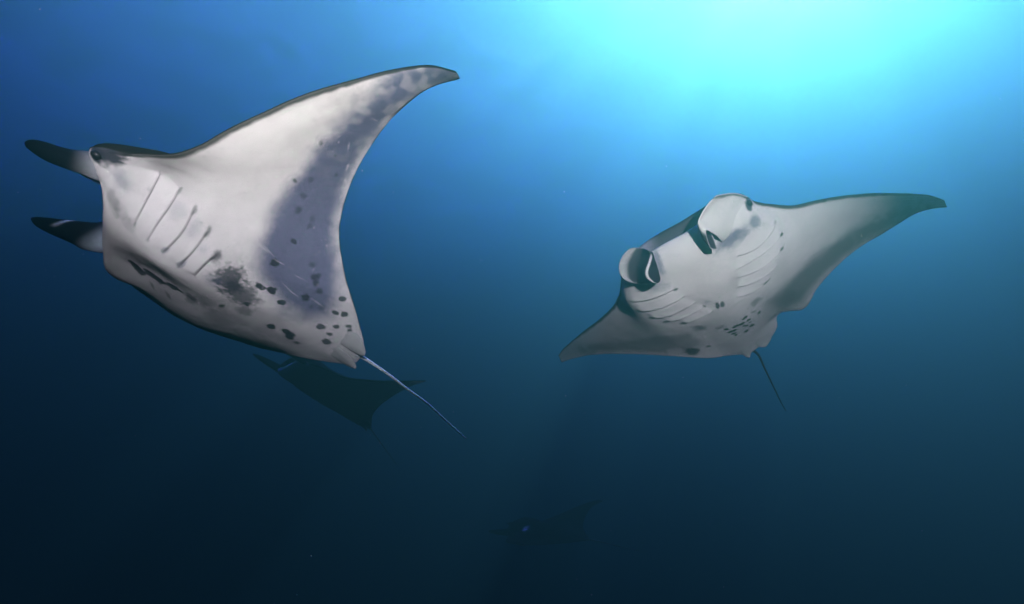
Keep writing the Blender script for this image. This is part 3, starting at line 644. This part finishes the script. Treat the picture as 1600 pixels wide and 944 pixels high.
       'fins': [[[[0.6972, 0.5107, 0.0826], [0.819, 0.4479, 0.0294], [0.9094, 0.3754, -0.0246], [0.9635, 0.3106, -0.0631], [0.9034, 0.3132, -0.0279], [0.8443, 0.3404, 0.0049]], [[0.6617, 0.4688, 0.0397], [0.8078, 0.3916, -0.0013], [0.9111, 0.2846, -0.0598], [0.9548, 0.2234, -0.1044], [0.8894, 0.2262, -0.0731], [0.8277, 0.2678, -0.0365]],
                 [[0.6339, 0.3975, -0.0092], [0.7805, 0.31, -0.0541], [0.8946, 0.2015, -0.1053], [0.9307, 0.1403, -0.1554], [0.8624, 0.1455, -0.1253], [0.8005, 0.198, -0.0844]], [[0.6113, 0.3067, -0.0622], [0.7481, 0.2475, -0.103], [0.8553, 0.1799, -0.1427], [0.9074, 0.1264, -0.1782], [0.8333, 0.1152, -0.1588], [0.7658, 0.1687, -0.1216]],
                 [[0.6079, 0.2381, -0.0923], [0.7265, 0.2059, -0.1356], [0.8239, 0.1708, -0.1694], [0.8842, 0.1297, -0.1939], [0.7835, 0.1021, -0.2006], [0.7154, 0.1614, -0.1615]], [[0.6102, 0.1981, -0.1067], [0.7131, 0.1887, -0.1523], [0.7979, 0.1719, -0.188], [0.8585, 0.1423, -0.2076], [0.7312, 0.1102, -0.2356], [0.657, 0.1415, -0.2124]]],
                [[[0.9134, -0.3676, -0.0063], [0.864, -0.3312, 0.0242], [0.8529, -0.2925, -0.0075], [0.9318, -0.2546, -0.156], [0.8747, -0.2457, -0.1161], [0.8148, -0.2469, -0.0562]], [[0.9127, -0.4352, -0.0339], [0.8523, -0.384, -0.0055], [0.8306, -0.3174, -0.0338], [0.9, -0.258, -0.1807], [0.8396, -0.2574, -0.1465], [0.7763, -0.2612, -0.0902]],
                 [[0.8929, -0.4885, -0.0698], [0.8323, -0.4377, -0.0417], [0.8107, -0.3707, -0.0698], [0.873, -0.2983, -0.2167], [0.8097, -0.2826, -0.1785], [0.7351, -0.2717, -0.1246]], [[0.8596, -0.5165, -0.1055], [0.7986, -0.4723, -0.0803], [0.7772, -0.4112, -0.1107], [0.8513, -0.3401, -0.2493], [0.7799, -0.3077, -0.2105], [0.6966, -0.2859, -0.1585]],
                 [[0.8183, -0.5209, -0.1376], [0.7568, -0.4891, -0.1177], [0.7356, -0.4341, -0.1504], [0.8193, -0.3553, -0.2789], [0.7474, -0.3232, -0.2405], [0.6691, -0.297, -0.1832]], [[0.769, -0.4955, -0.1635], [0.7126, -0.471, -0.1429], [0.6971, -0.4176, -0.1719], [0.7744, -0.3403, -0.3058], [0.7151, -0.3266, -0.2656], [0.658, -0.3124, -0.1975]]]]},
 'C': {'loc': [-2.6034, 8.7301, 1.2963],
       'rot': [[-0.61457, 0.71649, 0.33007], [-0.64264, -0.69739, 0.31729], [0.45752, -0.01713, 0.88903]],
       'left': [0.3516, -0.3464, 0.5067],
       'right': [1.6, 0.0, 0.0],
       'ctrl': [[0.268, 0.362], [0.228, 0.4745], [0.1758, 0.5818], [0.115, 0.6846], [0.047, 0.7828], [-0.0316, 0.8726], [-0.124, 0.948], [-0.232, 0.998], [-0.262, 0.985], [-0.1647, 0.8643], [-0.153, 0.71], [-0.1806, 0.5565], [-0.2339, 0.41], [-0.3094, 0.2735], [-0.3979, 0.1449], [-0.4697, 0.0098], [0.4, 0.0], [0.2606, -0.3814], [-0.0258, -0.3253], [-0.3122, -0.2692], [0.1276, -0.6644],
                [-0.1706, -0.5997], [-0.247, -0.9915], [-0.1749, -0.1701]],
       'disp': [[0.0242, 0.0019, 0.0229], [-0.0043, -0.0, -0.0037], [-0.0151, 0.0013, -0.0113], [-0.0139, 0.001, -0.0107], [-0.0089, -0.0033, -0.0115], [0.0021, -0.0101, -0.0102], [0.0149, -0.0188, -0.0096], [0.0269, -0.0237, -0.0052], [0.0414, -0.0325, -0.0035], [-0.0168, 0.0188, 0.0081], [-0.0383, 0.0419, 0.0173], [-0.0376, 0.0442, 0.0207], [-0.0224, 0.0314, 0.0183], [0.007, 0.0057, 0.0128],
                [0.0229, -0.0174, -0.0012], [-0.0109, -0.0216, -0.0352], [0.0281, -0.0178, 0.0028], [0.0, 0.0, 0.0], [0.0, 0.0, 0.0], [0.0, 0.0, 0.0], [0.0, 0.0, 0.0], [0.0, 0.0, 0.0], [0.0, 0.0, 0.0], [0.0, 0.0, 0.0]],
       'reg': 0.001,
       'spots_and_shade': [],
       'polys': [],
       'gills': [],
       'tail': [[-0.7447, -0.0355, -0.0567], [-0.9026, -0.1427, -0.0101], [-1.346, -0.1814, -0.1257], [-1.7028, -0.2494, -0.2023]]}}
FAR_LOC = [0.6755, 12.2706, -0.8019]
FAR_ROT = [[-0.86381, -0.50354, 0.01672], [0.49202, -0.85025, -0.18707], [0.10841, -0.15337, 0.9822]]

# ---------------------------------------------------------------- the mantas
GROUP = 'manta rays gliding in open water'

def plain_fins(A, parent):
    """furled cephalic fins pointing ahead, for the far animals"""
    for sg in (1, -1):
        b = place(np.array([.33]), np.array([.20 * sg]), np.array([0.]), A)[0]
        ax = [list((b + np.array((f, sg * (.02 * f - .10 * f * f), -.10 * f))) * SCALE) + [w] for f, w in
              ((0, .13), (.07, .13), (.14, .11), (.20, .09), (.25, .065), (.285, .03), (.30, .008))]
        rolled_fin(parent, ax, (0, 0, -1), None, 5.0)

# near manta on the left, belly to the camera
D = DATA['A']; D['freckles'] = 420; A = anatomy(D, gill=.0045, flank=.32)
m = root('large manta ray at left showing its white spotted belly, one wing raised high', D, GROUP)
build_body(A, D, 760, 300, 90, m)
eye(A, 1, m, at=D['eyes'][0]); eye(A, -1, m)
def paint_upper(U, V, c1, c2):
    w = (1 - smooth(.14, .46, V)) * (1 - smooth(.22, .6, U))
    for c in (c1, c2): c[:] = mix(c, np.array((.42, .42, .46)), w * .9)
    return c1, c2
def paint_lower(U, V, c1, c2):
    w = (1 - smooth(.0, .05, np.abs(V - .55 + .5 * (U - .42)))) * smooth(.22, .3, U) * (1 - smooth(.5, .58, U)) * .9
    w2 = (1 - smooth(.0, .16, np.abs(V - .24 + .4 * (U - .15)))) * (1 - smooth(.22, .55, U)) * .9
    for c in (c1, c2): c[:] = mix(mix(c, np.array((.5, .52, .55)), w), np.array((.38, .43, .52)), w2)
    return c1, c2
R_ = Matrix(D['rot']).transposed()
down = R_ @ Vector((.1, .6, -.8))
rolled_fin(m, D['horns'][0], down, paint_upper, 5.3)
rolled_fin(m, D['horns'][1], down, paint_lower, 5.3)
for g in D['gills']: gill_slit(A, D, g, m, .0008)
for g in D['far_gills']: gill_slit(A, D, g, m, .010, True)
for sg in (1, -1): pelvic_fin(A, sg, m, (.45, .44, .43))
tube('tail', D['tail'], (.016, .012, .009, .0078, .0070, .0062, .0055, .0046, .0030), TAIL_LIT, m)

# manta on the right, mouth and unrolled fins to the camera
D = DATA['B']; D['freckles'] = 260; A = anatomy(D, gill=.012)
m = root('manta ray at right swimming head on with curled cephalic fins and tilted wings', D, GROUP)
build_body(A, D, 700, 280, 90, m)
eye(A, 1, m, at=D['eyes'][0]); eye(A, -1, m)
def paint_left_fin(U, V, c1, c2):
    """animal's left: pale outer face with a dark upper margin"""
    w = (1 - smooth(.03, .12, V + .05 * (hash_noise(U, V, 22, 8) - .5))) * .92
    lobe = smooth(.63, .69, U)
    for c in (c1, c2): c[:] = mix(mix(c, np.array((.05, .055, .07)), w), np.array((.03, .026, .036)), lobe)
    return c1, c2
def paint_right_fin(U, V, c1, c2):
    """animal's right: cupped, lit striped margin and shaded bowl painted in, white lip, dark folded lobe"""
    st = hash_noise(U * 3, V * 40, 1, 4)
    w = (1 - smooth(.10, .24, U)) * (.75 + .25 * st)  # light on the inner margin, painted as pale stripes
    lobe = smooth(.60, .64, U)
    lip = (1 - smooth(.015, .035, np.abs(U - .61))) * smooth(.1, .3, V)
    for c in (c1, c2):
        c[:] = mix(mix(mix(c, np.array((.60, .58, .58)), w), np.array((.03, .026, .036)), lobe), np.array((.75, .72, .72)), lip)
    return c1, c2
sheet('cephalic_fin', D['fins'][0], .004, m, (.62, .59, .58), (.04, .035, .05), (.5, .48, .5), 80, 80, paint_left_fin)
sheet('cephalic_fin', D['fins'][1], .004, m, (.17, .18, .20), (.05, .05, .06), (.30, .3, .32), 80, 80, paint_right_fin)
for g in D['gills']: gill_slit(A, D, g, m, .0008)
for sg in (1, -1): pelvic_fin(A, sg, m, (.50, .48, .47))
tube('tail', D['tail'], (.016, .014, .011, .009, .007, .005, .003), TAIL_DARK, m)

# smaller looking manta farther off, below the first
D = DATA['C']; A = anatomy(D)
m = root('dim distant manta ray below and behind the large one at left', D, GROUP)
build_body(A, D, 260, 70, 40, m)
plain_fins(A, m)
for sg in (1, -1): eye(A, sg, m)
for sg in (1, -1): pelvic_fin(A, sg, m, (.35, .35, .35))
tube('tail', D['tail'], (.016, .012, .007, .003), TAIL_DARK, m)

# faint manta deep in the background
D = dict(loc=FAR_LOC, rot=FAR_ROT, left=(.35, .1, 0), right=(.5, .2, 0), spots_and_shade=[], polys=[], gills=[])
A = anatomy(D)
m = root('faint dark manta ray deep in the gloom, pale shoulder patch catching light', D, GROUP)
build_body(A, D, 160, 40, 40, m)
plain_fins(A, m)
for sg in (1, -1): eye(A, sg, m)
x, y = plan(np.zeros(3), np.ones(3))
tube('tail', [(-.74, 0, .01), (-1.1, 0, .0), (-1.5, 0, -.03), (-1.9, 0, -.05)], (.016, .010, .006, .003), TAIL_DARK, m)

# drifting specks in the water
rs = np.random.RandomState(4)
base = np.array([(1, 0, 0), (-1, 0, 0), (0, 1, 0), (0, -1, 0), (0, 0, 1), (0, 0, -1)], float)
tri = np.array([(0, 2, 4), (2, 1, 4), (1, 3, 4), (3, 0, 4), (2, 0, 5), (1, 2, 5), (3, 1, 5), (0, 3, 5)])
V, Fc = [], []
for k in range(420):
    d = rs.uniform(1.6, 8)
    c = np.array((rs.uniform(-.95, .95) * d, d, rs.uniform(-.3, .95) * d))
    V.append(c + base * rs.uniform(.5, 1.3, (6, 1)) * rs.uniform(.0008, .0030))
    Fc.append(tri + 6 * k)
o = mesh_object('drifting_particles', np.concatenate(V), np.concatenate(Fc), plain_material('drifting_matter', (.55, .55, .5), .8), flat=True)
o['kind'] = 'stuff'
o['label'] = 'tiny pale specks drifting in the blue water'
o['category'] = 'particles'
